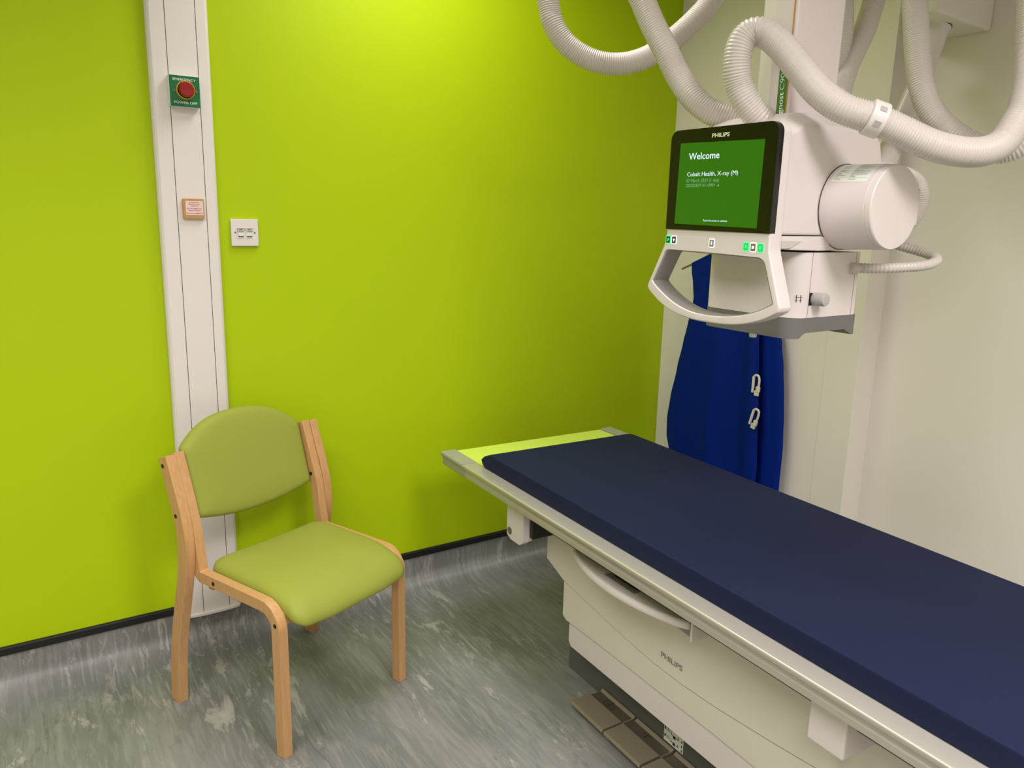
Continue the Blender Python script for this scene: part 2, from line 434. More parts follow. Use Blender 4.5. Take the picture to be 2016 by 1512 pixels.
for sx in (0.4735, 0.5345):
    bm = lathe((sx, PYF, 1.8035), (0, -1, 0), [(0, 0.0032), (0.001, 0.0032), (0.0014, 0.0022)], 16)
    mk('screw', bm, 'screw_metal', root, RM)

# wooden monitoring plaque
root, RM = thing('monitoring_plaque', 'small wooden plaque with a printed pink paper note on the trunking', 'plaque', (0.51, EY, 1.466))
bm = rbox(0.4788, 0.5402, EY-0.010, EY, 1.4352, 1.4965, 0.003, 2); mk('backing', bm, 'wood_plaque', root, RM)
bm = NB(); box(bm, 0.4868, 0.5368, EY-0.0106, EY-0.0101, 1.4478, 1.4895); mk('note', bm, 'plaque_paper', root, RM, smooth=0)
for i, (s, w) in enumerate((('RADIATION', 0.028), ('PROTECTION', 0.033), ('SERVICE', 0.020), ('ENVIRONMENTAL', 0.043), ('MONITORING', 0.034), ('DO NOT REMOVE', 0.045))):
    z = 1.4838 - (0, 0.0055, 0.0105, 0.0182, 0.0240, 0.0325)[i]
    text('lettering', s, (0.5118-w/2, EY-0.0106, z), (1, 0, 0), (0, 0, 1), 'plaque_ink', root, RM, width=w, height=0.0034, bold=0.01 if i < 5 else 0.03)

# twin data socket on the green wall
root, RM = thing('data_socket', 'square white twin data socket on the green wall right of the trunking', 'socket', (0.667, GY, 1.395))
SY = GY-0.0008
bm = rbox(0.6240, 0.7095, SY-0.0095, SY, 1.3525, 1.4380, 0.0025, 2); mk('face_plate', bm, 'white_plastic', root, RM)
for k in range(2):
    x0 = 0.6425+k*0.0265
    bm = NB(); box(bm, x0, x0+0.0225, SY-0.0112, SY-0.0094, 1.3785, 1.4095); 
    md = mk('data_module', bev(bm, 0.0006, 1), 'white_plastic', root, RM)
    bm = NB()
    for (a, b, c_, d) in ((0, 0.0225, 1.4085, 1.4095), (0, 0.0225, 1.4005, 1.4012), (0, 0.0008, 1.4005, 1.4095), (0.0217, 0.0225, 1.4005, 1.4095)):
        box(bm, x0+a, x0+b, SY-0.0122, SY-0.0111, c_, d)
    box(bm, x0+0.006, x0+0.0165, SY-0.0117, SY-0.0111, 1.4035, 1.4063)
    mk('label_window', bm, 'soft_ink', md, RM, smooth=0)
    bm = NB(); box(bm, x0+0.003, x0+0.0195, SY-0.0125, SY-0.0111, 1.3845, 1.3965)
    mk('shutter', bev(bm, 0.0006, 1), 'sign_white', md, RM)
    bm = NB(); box(bm, x0+0.003, x0+0.0195, SY-0.0119, SY-0.0111, 1.3815, 1.3840); box(bm, x0+0.003, x0+0.0195, SY-0.0119, SY-0.0111, 1.3968, 1.3985)
    mk('slot', bm, 'groove_dark', md, RM, smooth=0)
for sx in (0.6368, 0.6975):
    bm = lathe((sx, SY-0.0092, 1.3955), (0, -1, 0), [(0, 0.003), (0.0008, 0.003), (0.0012, 0.002)], 16)
    mk('screw', bm, 'screw_metal', root, RM)

# ------------------------------------------------------------------ visitor chair
CH = math.radians(21.5)
root, RM = thing('visitor_chair', 'armless beech visitor chair with lime green vinyl seat and curved back', 'chair', (0.649, 2.208, 0.0), CH)
def band(path, th, u0, u1):
    """laminated wood strip: path in the side plane (v forward, z), extruded from u0 to u1"""
    P = [Vector(p) for p in path]; n = len(P); A = []; B = []
    for i in range(n):
        t = (P[min(i+1, n-1)]-P[max(i-1, 0)]).normalized(); nn = Vector((-t.y, t.x))
        A.append(P[i]+nn*th/2); B.append(P[i]-nn*th/2)
    bm = NB(); ring = []
    for a, b in zip(A, B):
        ring.append([bm.verts.new((u0, -a.x, a.y)), bm.verts.new((u1, -a.x, a.y)), bm.verts.new((u1, -b.x, b.y)), bm.verts.new((u0, -b.x, b.y))])
    for r, s in zip(ring, ring[1:]):
        for k in range(4): bm.faces.new((r[k], r[(k+1) % 4], s[(k+1) % 4], s[k]))
    bm.faces.new(ring[0][::-1]); bm.faces.new(ring[-1])
    bev(bm, 0.0024, 2, 40); return bm
up = [tuple(p.xy) for p in catmull([(-0.108, 0.47, 0), (-0.117, 0.53, 0), (-0.130, 0.60, 0), (-0.158, 0.69, 0), (-0.190, 0.785, 0)], 6)]
inner = fillet([(0.243, 0.0), (0.243, 0.436), (-0.104, 0.434)] + up, [0, 0.058, 0.060] + [0]*len(up), 10, closed=False)
outer = [tuple(p.xy) for p in catmull([(-0.214, 0.0, 0), (-0.206, 0.10, 0), (-0.190, 0.21, 0), (-0.163, 0.32, 0), (-0.137, 0.42, 0), (-0.124, 0.50, 0), (-0.126, 0.57, 0), (-0.145, 0.65, 0), (-0.190, 0.781, 0)], 6)]
for s in (-1, 1):
    a, b = sorted((s*0.212, s*0.2405))
    fr = mk('side_frame', band(inner, 0.034, a, b), 'beech', root, smooth=40)
    for (v, z, face) in ((-0.026, 0.433, s*0.2405), (0.243, 0.395, s*0.2405), (-0.137, 0.617, s*0.212)):
        d = -s if abs(face) < 0.22 else s
        mk('screw_cap', lathe((face, -v, z), (d, 0, 0), [(0, 0.0062), (0.0008, 0.0062), (0.0012, 0.005)], 16), 'black_rubber', fr)
    a, b = sorted((s*0.2410, s*0.2710))
    fr = mk('leg', band(outer, 0.042, a, b), 'beech', root, smooth=40); fr['label'] = 'curved rear leg running up beside the back'
    for (v, z) in ((-0.188, 0.755), (-0.140, 0.617)):
        mk('screw_cap', lathe((s*0.2710, -v, z), (s, 0, 0), [(0, 0.0062), (0.0008, 0.0062), (0.0012, 0.005)], 16), 'black_rubber', fr)
for v in (0.236, -0.085):
    mk('crossrail', rbox(-0.2118, 0.2118, -v-0.011, -v+0.011, 0.385, 0.428, 0.003, 2), 'beech', root)
def cushion(outline, cen, levels, place):
    """upholstered pad: outline rings pulled towards its centre; levels = (inset, height); place(a, b, h) -> point"""
    bm = NB(); C0 = Vector(cen); rings = []
    for ins, h in levels:
        r = []
        for p in outline:
            d = Vector(p)-C0; L = d.length; k = max(0.02, 1-ins/L) if ins < 0.05 else max(0.02, 1-ins/0.21)
            q_ = C0+d*k; r.append(bm.verts.new(place(q_.x, q_.y, h)))
        rings.append(r)
    n = len(outline)
    for r, t in zip(rings, rings[1:]):
        for k in range(n): bm.faces.new((r[k], r[(k+1) % n], t[(k+1) % n], t[k]))
    bm.faces.new(rings[0][::-1]); bm.faces.new(rings[-1])
    return bm
def dense(pts, step=0.012):
    out = []; n = len(pts)
    for i in range(n):
        a, b = Vector(pts[i]), Vector(pts[(i+1) % n]); m_ = max(1, int((b-a).length/step))
        for k in range(m_): out.append(tuple(a.lerp(b, k/m_)))
    return out
# backrest
ob = [(-0.2105+0.421*i/14, 0.562+0.030*(2*i/14-1)**2) for i in range(15)]
ot = [(0.2105-0.421*i/28, 0.866-0.076*abs(1-2*i/28)**2.6) for i in range(29)]
bo = fillet(ob+ot, [0.016]+[0]*13+[0.016]+[0.045]+[0]*27+[0.045], 7)
def back_pl(u, z, h):
    vc = -0.150-0.27*(z-0.60)-0.010*(1-(u/0.21)**2)
    return (u, -(vc+h), z)
lv = [(0.19, -0.020), (0.10, -0.020), (0.03, -0.018), (0.012, -0.015), (0.004, -0.010), (0.0, -0.004), (0.0, 0.004), (0.0015, 0.010), (0.005, 0.0155), (0.011, 0.020), (0.02, 0.0232), (0.035, 0.0258), (0.07, 0.028), (0.12, 0.0295), (0.16, 0.030), (0.20, 0.030)]
mk('backrest', cushion(dense(bo), (0, 0.71), lv, back_pl), 'vinyl_green', root, smooth=70)
# seat
so = fillet([(-0.2105, -0.100), (0.2105, -0.100), (0.2115, 0.20), (0.2115, 0.303), (0.10, 0.313), (-0.10, 0.313), (-0.2115, 0.303), (-0.2115, 0.20)], [0.045, 0.045, 0.1, 0.042, 0.2, 0.2, 0.042, 0.1], 9)
def seat_pl(u, v, h):
    drop = 0.052*max(0, (v-0.11)/0.203)**2.3 if v > 0.11 else 0.0
    return (u, -v, 0.4505-drop+h)
lv = [(0.19, -0.020), (0.10, -0.020), (0.02, -0.020), (0.007, -0.018), (0.0015, -0.012), (0.0, -0.004), (0.001, 0.004), (0.0035, 0.0105), (0.008, 0.0160), (0.014, 0.0205), (0.022, 0.0243), (0.032, 0.0274), (0.045, 0.0302), (0.07, 0.0340), (0.095, 0.0362), (0.125, 0.0378), (0.16, 0.0385), (0.20, 0.0385)]
mk('seat', cushion(dense(so), (0, 0.105), lv, seat_pl), 'vinyl_green', root, smooth=70)

# ------------------------------------------------------------------ x-ray table (local frame: x across the table, -y along it towards the camera)
TR = math.radians(-2.453)
root, RM = thing('xray_table', 'long white x-ray examination table with silver side rails and lime top', 'x-ray table', (1.235, 2.324, 0.0), TR)
TL = 2.55; TW = 0.752
def lb(x0, x1, s0, s1, z0, z1, w=0.004, seg=2): return rbox(x0, x1, -s1, -s0, z0, z1, w, seg)
bm = lb(0.056, 0.694, 0.002, TL-0.002, 0.628, 0.6485, 0.002, 1); mk('tabletop', bm, 'table_lime', root)
railp = [(0.0, 0.6475), (0.0015, 0.6505), (0.058, 0.6505), (0.0595, 0.648), (0.0595, 0.6486), (0.0562, 0.6486), (0.0562, 0.606), (0.012, 0.606), (0.008, 0.610), (0.008, 0.622), (0.0105, 0.624), (0.0105, 0.628), (0.008, 0.630), (0.008, 0.640), (0.0, 0.642)]
railp = [(0.0, 0.6450), (0.0001, 0.6480), (0.0007, 0.6492), (0.0017, 0.6503), (0.0030, 0.6509), (0.0045, 0.6511), (0.012, 0.6514), (0.030, 0.6518), (0.0558, 0.651), (0.0558, 0.604), (0.013, 0.604), (0.009, 0.608), (0.009, 0.620), (0.012, 0.622), (0.012, 0.627), (0.009, 0.629), (0.008, 0.637), (0.001, 0.640)]
for side in (0, 1):
    f = (lambda a, b, d: (a, -d, b)) if side == 0 else (lambda a, b, d: (TW-a, -d, b))
    r = mk('side_rail', prism(railp, f, 0.165, TL-0.165), 'alu', root, smooth=25)
    for (s0, s1) in ((0.0, 0.164), (TL-0.164, TL)):
        capp = [(-0.001, 0.6455), (0.0005, 0.651), (0.004, 0.6525), (0.0560, 0.6522), (0.0560, 0.603), (0.012, 0.603), (0.007, 0.608), (0.007, 0.636), (0.0, 0.640)]
        bm = prism(capp, f, s0, s1)
        mk('rail_end_cap', bm, 'alu_cap', r, smooth=25)
# underside carriage
mk('carriage', lb(0.092, 0.66, 0.345, 2.1, 0.540, 0.603, 0.003, 1), 'black_plastic', root)
mk('bracket', lb(0.0785, 0.1595, 0.474, 0.490, 0.4935, 0.602, 0.001, 1), 'black_plastic', root)
# white position-lock unit at the head end
bk = mk('lock_unit', prism(fillet([(0.374, 0.476), (0.398, 0.4655), (0.452, 0.4655), (0.472, 0.480), (0.472, 0.572), (0.374, 0.572)], [0.006, 0.006, 0.006, 0.006, 0.003, 0.003], 3), lambda a, b, d: (d, -a, b), 0.055, 0.078), 'machine_white', root)
mk('plate', lb(0.0782, 0.092, 0.384, 0.468, 0.478, 0.572, 0.002, 1), 'machine_cream', bk)
mk('screw', lathe((0.0548, -0.392, 0.492), (-1, 0, 0), [(0, 0.0125), (0.0012, 0.0125), (0.0016, 0.0095), (0.0008, 0.009), (0.0012, 0.004), (0.0002, 0.0035)], 28), 'screw_metal', bk)
mk('lever', lb(0.079, 0.115, 0.4695, 0.486, 0.548, 0.557, 0.001, 1), 'machine_white', bk)
# pedestal covers: nested shells with a curved styling line
SF = lambda a, b, d: (d, -a, b)
SE = 2.25
g1 = [(0.45, 0.398), (0.50, 0.382), (0.548, 0.364), (0.65, 0.350), (0.757, 0.336), (0.88, 0.322), (0.98, 0.314), (1.08, 0.313), (1.21, 0.320), (1.37, 0.336), (1.50, 0.352), (1.75, 0.385), (2.0, 0.42), (SE, 0.455)]
g2 = [(0.565, 0.236), (0.76, 0.2405), (0.99, 0.2405), (1.18, 0.243), (1.33, 0.241), (1.8, 0.236), (SE-0.03, 0.230)]
def shell(pts, x0, x1, w=0.004):
    bm = prism(pts, SF, x0, x1); return bev(bm, w, 2, 50)
# top shell: between the table and the curved line
bm = shell([(0.45, 0.56), (0.45, 0.400)] + g1[1:] + [(SE, 0.56)], 0.160, 0.60, 0.003)
mk('upper_cover', bm, 'machine_cream', root, smooth=25)
b1 = [(0.545, 0.50), (0.545, 0.246)] + [(a, b) for a, b in g2] + [(SE-0.02, 0.50)]
mk('middle_cover', shell(b1, 0.1635, 0.592, 0.003), 'machine_cream', root, smooth=25)
mk('lower_cover', shell([(0.572, 0.40), (0.572, 0.168), (0.585, 0.154), (SE-0.03, 0.154), (SE-0.03, 0.40)], 0.171, 0.584, 0.003), 'machine_white', root, smooth=25)
def groove_strip(line, x, w=0.0022):  # flat ribbon, its dark colour paints the shade along a cover edge
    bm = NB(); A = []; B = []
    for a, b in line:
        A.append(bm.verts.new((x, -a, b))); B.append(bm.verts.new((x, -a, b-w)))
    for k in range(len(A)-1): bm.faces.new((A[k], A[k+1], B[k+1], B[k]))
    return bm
mk('cover_groove_shade', groove_strip([(a, b+0.0002) for a, b in g1[2:]], 0.1631), 'groove_shade', root, smooth=0)
mk('cover_groove_shade', groove_strip([(a, b+0.0002) for a, b in g2[1:]], 0.1705, 0.0026), 'groove_shade', root, smooth=0)
base = mk('base', lb(0.2475, 0.50, 0.475, SE-0.1, 0.0, 0.20, 0.002, 1), 'base_grey', root)
# icon label on the base
lab = NB(); box(lab, 0.2466, 0.2474, -1.0220, -0.9450, 0.0350, 0.0950); ll = mk('icon_label', lab, 'sign_white', base, smooth=0)
for (a, b, w, h_) in ((0.9475, 0.070, 0.005, 0.009), (0.9475, 0.047, 0.005, 0.009), (0.9815, 0.0805, 0.010, 0.009), (0.9815, 0.0600, 0.010, 0.009), (0.9815, 0.0395, 0.010, 0.009),
                       (0.973, 0.066, 0.002, 0.012), (0.973, 0.0675, 0.008, 0.0018), (0.9935, 0.0655, 0.010, 0.0018), (1.001, 0.0655, 0.002, 0.010), (0.973, 0.044, 0.002, 0.012), (0.973, 0.0455, 0.008, 0.0018), (0.9935, 0.0435, 0.010, 0.0018),
                       (1.001, 0.0435, 0.002, 0.009), (1.0145, 0.066, 0.0035, 0.007), (1.0145, 0.052, 0.0035, 0.007), (1.0145, 0.038, 0.0035, 0.007)):
    mk('pictogram', box(NB(), 0.2462, 0.2465, -(a+w), -a, b, b+h_), 'ink', base, smooth=0)
for r_ in range(2):
    bm = NB()
    for k in range(4): box(bm, 0.2462, 0.2465, -(0.968), -0.955, 0.078-r_*0.022-k*0.0028, 0.0790-r_*0.022-k*0.0028)
    mk('text_lines', bm, 'soft_ink', base, smooth=0)
bm = lathe((0.2474, -0.4905, 0.136), (-1, 0, 0), [(0, 0.004), (0.001, 0.004), (0.0015, 0.002)], 12); mk('screw', bm, 'black_plastic', base)
# foot pedals
for k in range(3):
    s0 = 0.668+k*0.1665; s1 = s0+0.158
    prof = fillet([(0.117, 0.024), (0.121, 0.032), (0.190, 0.0345), (0.194, 0.0275), (0.232, 0.0275), (0.243, 0.034), (0.243, 0.018), (0.121, 0.018)], [0.003, 0.003, 0.002, 0.002, 0.004, 0.001, 0, 0.001], 3)
    bm = prism(prof, lambda a, b, d: (a, -d, b), s0, s1); bev(bm, 0.0012, 1, 60)
    pd = mk('foot_pedal', bm, 'steel', root, smooth=40)
    bm = lb(0.1945, 0.2315, s0+0.002, s1-0.002, 0.0277, 0.0282, 0.0001, 1)
    pp = mk('tread_strip', bm, 'steel_dark', pd, smooth=0)
    bm = NB(); Z0, Z1 = 0.0284, 0.0288; sc = s0+0.072
    if k == 0:
        for (a0, a1, c0, c1) in ((0.203, 0.2045, sc-0.022, sc-0.004), (0.221, 0.2225, sc-0.022, sc-0.004), (0.203, 0.2225, sc-0.022, sc-0.0205), (0.203, 0.2045, sc+0.004, sc+0.022), (0.221, 0.2225, sc+0.004, sc+0.022), (0.203, 0.2225, sc+0.0205, sc+0.022), (0.2115, 0.2135, sc-0.014, sc+0.014), (0.196, 0.230, sc-0.001, sc+0.001)):
            box(bm, a0, a1, -c1, -c0, Z0, Z1)
    else:
        for (a0, a1, c0, c1) in ((0.222, 0.2238, sc-0.018, sc+0.018), (0.210, 0.222, sc-0.001, sc+0.001), (0.209, 0.211, sc-0.004, sc+0.004)):
            box(bm, a0, a1, -c1, -c0, Z0, Z1)
    mk('symbol', bm, 'ink', pd, smooth=0)
mk('pedal_bar', lb(0.15, 0.2474, 0.675, 1.17, 0.004, 0.0178, 0.001, 1), 'black_plastic', root)
# curved handle tray with recessed keypad
bow = [(0.655, 0.158), (0.662, 0.110), (0.70, 0.083), (0.752, 0.063), (0.80, 0.050), (0.85, 0.041), (0.90, 0.0375), (0.95, 0.0385), (1.00, 0.044), (1.05, 0.053), (1.10, 0.067), (1.137, 0.081), (1.162, 0.098), (1.168, 0.158)]
pl = [Vector((a, b, 0)) for a, b in bow[1:-1]]; pc = [(p.x, p.y) for p in catmull(pl, 4)]
def tray(inset, z0, z1, w, extra=None):
    c = []
    n = len(pc)
    for i, (a, b) in enumerate(pc):
        t = (Vector(pc[min(i+1, n-1)])-Vector(pc[max(i-1, 0)])).normalized(); nn = Vector((-t.y, t.x))
        c.append((a+nn.x*inset, b+nn.y*inset))
    c = [(c[0][0], 0.158)] + c + [(c[-1][0], 0.158)]
    bm = prism(c, lambda a, b, d: (b, -a, d), z0, z1); return bev(bm, w, 4, 60)
hd = mk('grab_handle', tray(0.0, 0.517, 0.5405, 0.010), 'machine_white', root, smooth=60)
mk('recess_patch', lb(0.070, 0.150, 0.862, 0.985, 0.5407, 0.5414, 0.0002, 1), 'mid_grey', hd, smooth=0)
mk('keypad', lb(0.088, 0.150, 0.882, 0.978, 0.5416, 0.5426, 0.0004, 1), 'black_glass', hd, smooth=0)
bm = NB()
for i in range(4): box(bm, 0.100, 0.101, -(0.900+i*0.019+0.012), -(0.900+i*0.019), 0.5427, 0.5430)
mk('key_marks', bm, 'soft_ink', hd, smooth=0)
for (s0, s1) in ((0.68, 0.80), (0.995, 1.135)):
    mk('seam', lb(0.106, 0.1075, s0, s1, 0.5405, 0.5415, 0.0002, 1), 'white_plastic', hd, smooth=0)
mk('end_bracket', lb(0.088, 0.160, 1.1695, 1.176, 0.498, 0.585, 0.002, 1), 'machine_cream', root)
for i in range(3): mk('printed_mark', box(NB(), 0.118+i*0.008, 0.122+i*0.008, -1.1768, -1.1762, 0.545+0.002*i, 0.552+0.002*i), 'ink', root, smooth=0)
mk('printed_mark', box(NB(), 0.126, 0.150, -1.1768, -1.1762, 0.518, 0.521), 'ink', root, smooth=0)
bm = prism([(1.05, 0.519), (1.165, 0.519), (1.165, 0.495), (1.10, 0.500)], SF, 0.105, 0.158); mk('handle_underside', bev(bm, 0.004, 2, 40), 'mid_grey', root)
mk('hook', lb(0.128, 0.140, 0.640, 0.652, 0.490, 0.530, 0.002, 1), 'light_grey', root)
# square box at the foot end
mk('sensor_box', lb(0.060, 0.1598, 1.526, 1.609, 0.486, 0.5995, 0.006, 3), 'machine_white', root)
lg = text('lettering', 'PHILIPS', (0.1598, -1.003, 0.350), (0, -1, 0), (0, 0, 1), 'logo_grey', root, None, width=0.081, height=0.0150, bold=0.03, lift=0.0005)

# ------------------------------------------------------------------ mattress
mroot_M = Matrix.Translation(Vector((1.235, 2.324, 0.0))) @ Matrix.Rotation(TR, 4, 'Z')
def mattress():
    S0, S1, X0, X1 = 0.190, 2.42, 0.0505, 0.655
    levels = [(0.6525, 0.001, 0.022), (0.660, 0.0, 0.008), (0.672, 0.0, 0.0), (0.684, 0.001, 0.014), (0.694, 0.002, 0.038), (0.6985, 0.0035, 0.050), (0.7002, 0.007, 0.056), (0.7006, 0.012, 0.062)]
    bm = NB(); rings = []
    for z, inx, iny in levels:
        pts = fillet([(X0+inx, S0+iny), (X1-inx, S0+iny), (X1-inx, S1-iny), (X0+inx, S1-iny)], [0.020, 0.020, 0.02, 0.02], 5)
        # chamfered head corners
        rings.append([bm.verts.new((a, -b, z)) for a, b in pts])
    n = len(rings[0])
    for r, s in zip(rings, rings[1:]):
        for k in range(n): bm.faces.new((r[k], r[(k+1) % n], s[(k+1) % n], s[k]))
    bm.faces.new(rings[0][::-1]); bm.faces.new(rings[-1])
    bm.transform(mroot_M)
    loc = mroot_M @ Vector((0.354, -1.3, 0.6535))
    o = mk('mattress', bm, 'navy_vinyl', None, Matrix.Translation(loc), smooth=38)
    o.location = loc
    tag(o, 'long navy blue vinyl mattress lying on the x-ray table', 'mattress')
mattress()

# ------------------------------------------------------------------ ceiling-hung x-ray tube head on its column
HY = 1.265
root, RM = thing('xray_tube_head', 'white ceiling-hung x-ray tube head with green touch screen and grab handle', 'x-ray machine', (1.60, HY, ZC))
# column
colp = [(1.500, 1.190), (1.500, 1.250), (1.560, 1.335), (1.668, 1.335), (1.668, 1.190)]
bm = prism(fillet(colp, [0.006, 0.012, 0.012, 0.006, 0.010], 3), lambda a, b, d: (a, b, d), 1.66, ZC-0.001)
colo = mk('column', bm, 'machine_white', root, RM, smooth=30)
bm = NB(); box(bm, 1.4990, 1.4999, 1.1972, 1.2002, 1.69, ZC-0.01)
mk('guide_strip', bm, 'amber', colo, RM, smooth=0)
bm = NB(); box(bm, 1.4990, 1.4999, 1.2010, 1.2240, 1.66, 1.86)
mk('name_strip', bm, 'tag_green', colo, RM, smooth=0)
text('lettering', 'gnost', (1.4989, 1.2075, 1.706), (0, 0, 1), (0, 1, 0), 'sign_white', colo, RM, width=0.046, height=0.0125, bold=0.012)
text('lettering', 'C90', (1.4989, 1.2075, 1.757), (0, 0, 1), (0, 1, 0), 'sign_white', colo, RM, width=0.0355, height=0.0125, bold=-0.006)
# housing behind the monitor: side profile lofted across y
Y0, Y1 = 1.120, 1.410
side = [(1.414, 1.4415), (1.414, 1.637), (1.424, 1.650), (1.478, 1.676), (1.60, 1.678), (1.735, 1.668), (1.752, 1.655), (1.768, 1.605), (1.768, 1.4415)]
top = [(1.414, 1.4415), (1.414, 1.650), (1.424, 1.672), (1.478, 1.704), (1.60, 1.712), (1.730, 1.690), (1.748, 1.672), (1.764, 1.610), (1.766, 1.4415)]
bm = NB(); secs = []
for y, pr in ((Y0, side), (Y0+0.045, top), (Y1-0.045, top), (Y1, side)):
    secs.append([bm.verts.new((a, y, b)) for a, b in pr])
n = len(side)
for r, s in zip(secs, secs[1:]):
    for k in range(n): bm.faces.new((r[k], r[(k+1) % n], s[(k+1) % n], s[k]))
bm.faces.new(secs[0]); bm.faces.new(secs[-1][::-1])
bev(bm, 0.006, 3, 25)
mk('housing', bm, 'machine_white', root, RM, smooth=50)
# lower collar of the housing; a flat darker wedge paints the shade of a hollow
bm = NB(); secs = []
for x, h_, z0, z1 in ((1.422, 0.141, 1.412, 1.4395), (1.46, 0.145, 1.409, 1.4395), (1.56, 0.148, 1.407, 1.4395), (1.70, 0.145, 1.409, 1.4395), (1.762, 0.135, 1.413, 1.4395)):
    secs.append([bm.verts.new(p) for p in ((x, HY-h_, z0), (x, HY-h_, z1), (x, HY+h_, z1), (x, HY+h_, z0))])
for r, s in zip(secs, secs[1:]):
    for k in range(4): bm.faces.new((r[k], r[(k+1) % 4], s[(k+1) % 4], s[k]))
bm.faces.new(secs[0]); bm.faces.new(secs[-1][::-1]); bev(bm, 0.003, 2, 40)
mk('collar', bm, 'machine_white', root, RM, smooth=40)
bm = prism([(1.424, 1.4285), (1.492, 1.4285), (1.455, 1.4135), (1.424, 1.4125)], lambda a, b, d: (a, d, b), 1.1165, 1.119); mk('recess_patch', bm, 'recess_shade', root, RM, smooth=0)
mk('swivel', lathe((1.618, HY, 1.402), (0, 0, 1), [(0, 0.112), (0.0055, 0.112)], 48), 'groove_dark', root, RM)
# x-ray tube drum pointing towards the viewer
bm = lathe((1.637, 1.119, 1.5055), (0, -1, 0), [(-0.28, 0.094), (0.0, 0.0945), (0.108, 0.0918), (0.1092, 0.0906), (0.1100, 0.0916), (0.1215, 0.0905), (0.1240, 0.0885), (0.1245, 0.02)], 72)
dr = mk('tube_drum', bm, 'machine_white', root, RM, smooth=30)
mk('gap_shade', lathe((1.637, 1.1185, 1.5055), (0, -1, 0), [(0, 0.0962), (0.0008, 0.0962)], 72), 'groove_dark', root, RM)  # dark disc, paints the shade where the drum meets the housing
def drum_r(y): return 0.0945-(1.119-y)/0.119*0.003
bm = NB()
a0, a1 = math.radians(93), math.radians(146); NN = 14
ya, yb = 1.106, 1.020
for i in range(NN):
    t0 = a0+(a1-a0)*i/NN; t1 = a0+(a1-a0)*(i+1)/NN
    P = []
    for (t, y) in ((t0, ya), (t1, ya), (t1, yb), (t0, yb)):
        r = drum_r(y)+0.0004; P.append(bm.verts.new((1.637+r*math.cos(t), y, 1.5055+r*math.sin(t))))
    bm.faces.new(P)
bmesh.ops.remove_doubles(bm, verts=bm.verts, dist=1e-6)
mk('rating_label', bm, 'sign_white', dr, RM, smooth=80)
bm = NB(); rng = random.Random(3)
for i in range(22):
    t = a0+(a1-a0)*(0.05+0.041*i); dt = 0.005
    for (u0, u1) in ((0.05, 0.05+0.28*rng.random()), (0.45, 0.50+0.46*rng.random())):
        if i % 5 == 0: u0, u1 = (0.03, 0.42) if u0 < 0.3 else (0.44, 0.97)
        y0_, y1_ = ya+(yb-ya)*u0, ya+(yb-ya)*u1; P = []
        for (tt, y) in ((t, y0_), (t+dt*(0.6 if i % 5 == 0 else 1.6), y0_), (t+dt*(0.6 if i % 5 == 0 else 1.6), y1_), (t, y1_)):
            r = drum_r(y)+0.0009; P.append(bm.verts.new((1.637+r*math.cos(tt), y, 1.5055+r*math.sin(tt))))
        bm.faces.new(P)
mk('label_print', bm, 'soft_ink', dr, RM, smooth=0)
mk('latch', rbox(1.7235, 1.7375, 1.000, 1.085, 1.468, 1.548, 0.004, 2), 'machine_white', root, RM)
# collimator under the head
def loft_x(st, zt, w, ang=40):
    bm = NB(); S = []
    for x, h_, zb in st:
        S.append([bm.verts.new(p) for p in ((x, HY-h_, zb), (x, HY-h_, zt), (x, HY+h_, zt), (x, HY+h_, zb))])
    for r, s in zip(S, S[1:]):
        for k in range(4): bm.faces.new((r[k], r[(k+1) % 4], s[(k+1) % 4], s[k]))
    bm.faces.new(S[0]); bm.faces.new(S[-1][::-1])
    if w: bev(bm, w, 2, ang)
    return bm
R_ = 0.045; st = []
for k in range(9):
    th = math.pi/2*k/8; st.append((1.500+R_*(1-math.cos(th)), 0.143-R_+R_*math.sin(th)))
corner = [(x, h_) for x, h_ in st]
full = corner + [(1.62, 0.143), (1.724, 0.143), (1.732, 0.138)]
co = mk('collimator', loft_x([(x, h_, 1.254) for x, h_ in full], 1.403, 0.0, 40), 'machine_white', root, RM, smooth=35)
bm = NB()
bm.free()
for yy in (HY-0.1433, HY+0.1433):
    for xx in (1.5452, 1.7105):
        mk('seam', box(NB(), xx, xx+0.0009, yy-0.0004, yy+0.0004, 1.2545, 1.4028), 'dark_line', co, RM, smooth=0)
def zb(x):
    if x < 1.527: return 1.2055
    if x < 1.540: return 1.2055+0.0135*(x-1.527)/0.013
    if x < 1.690: return 1.219+0.001*(x-1.54)/0.15
    if x < 1.722: return 1.220-0.0145*(x-1.690)/0.032
    return 1.2055
fb = corner + [(1.527+R_*0, 0.143)]
stn = sorted(set([(round(x, 5), h_) for x, h_ in corner] + [(1.549, 0.1435), (1.66, 0.1435), (1.690, 0.1435), (1.700, 0.1435), (1.722, 0.1435), (1.733, 0.141), (1.738, 0.136)]))
mk('bumper', loft_x([(x, h_+0.001, zb(x)) for x, h_ in stn], 1.2535, 0.0), 'machine_grey', root, RM, smooth=30)
mk('sensor', lathe((1.500+0.035, 1.262, 1.204), (0, 0, -1), [(-0.01, 0.009), (0.012, 0.009), (0.0135, 0.007)], 24), 'sign_white', root, RM)
kn = mk('knob_slot', rbox(1.5463, 1.5565, HY-0.1445, HY-0.1432, 1.283, 1.312, 0.0002, 1), 'black_plastic', root, RM, smooth=0)
ax = (0.12, -1, 0)
mk('knob', lathe((1.5665, HY-0.142, 1.2975), (0.0, -1, 0), [(0, 0.0155), (0.028, 0.0150), (0.0320, 0.0135), (0.0335, 0.010), (0.0325, 0.003)], 36), 'light_grey', root, RM)
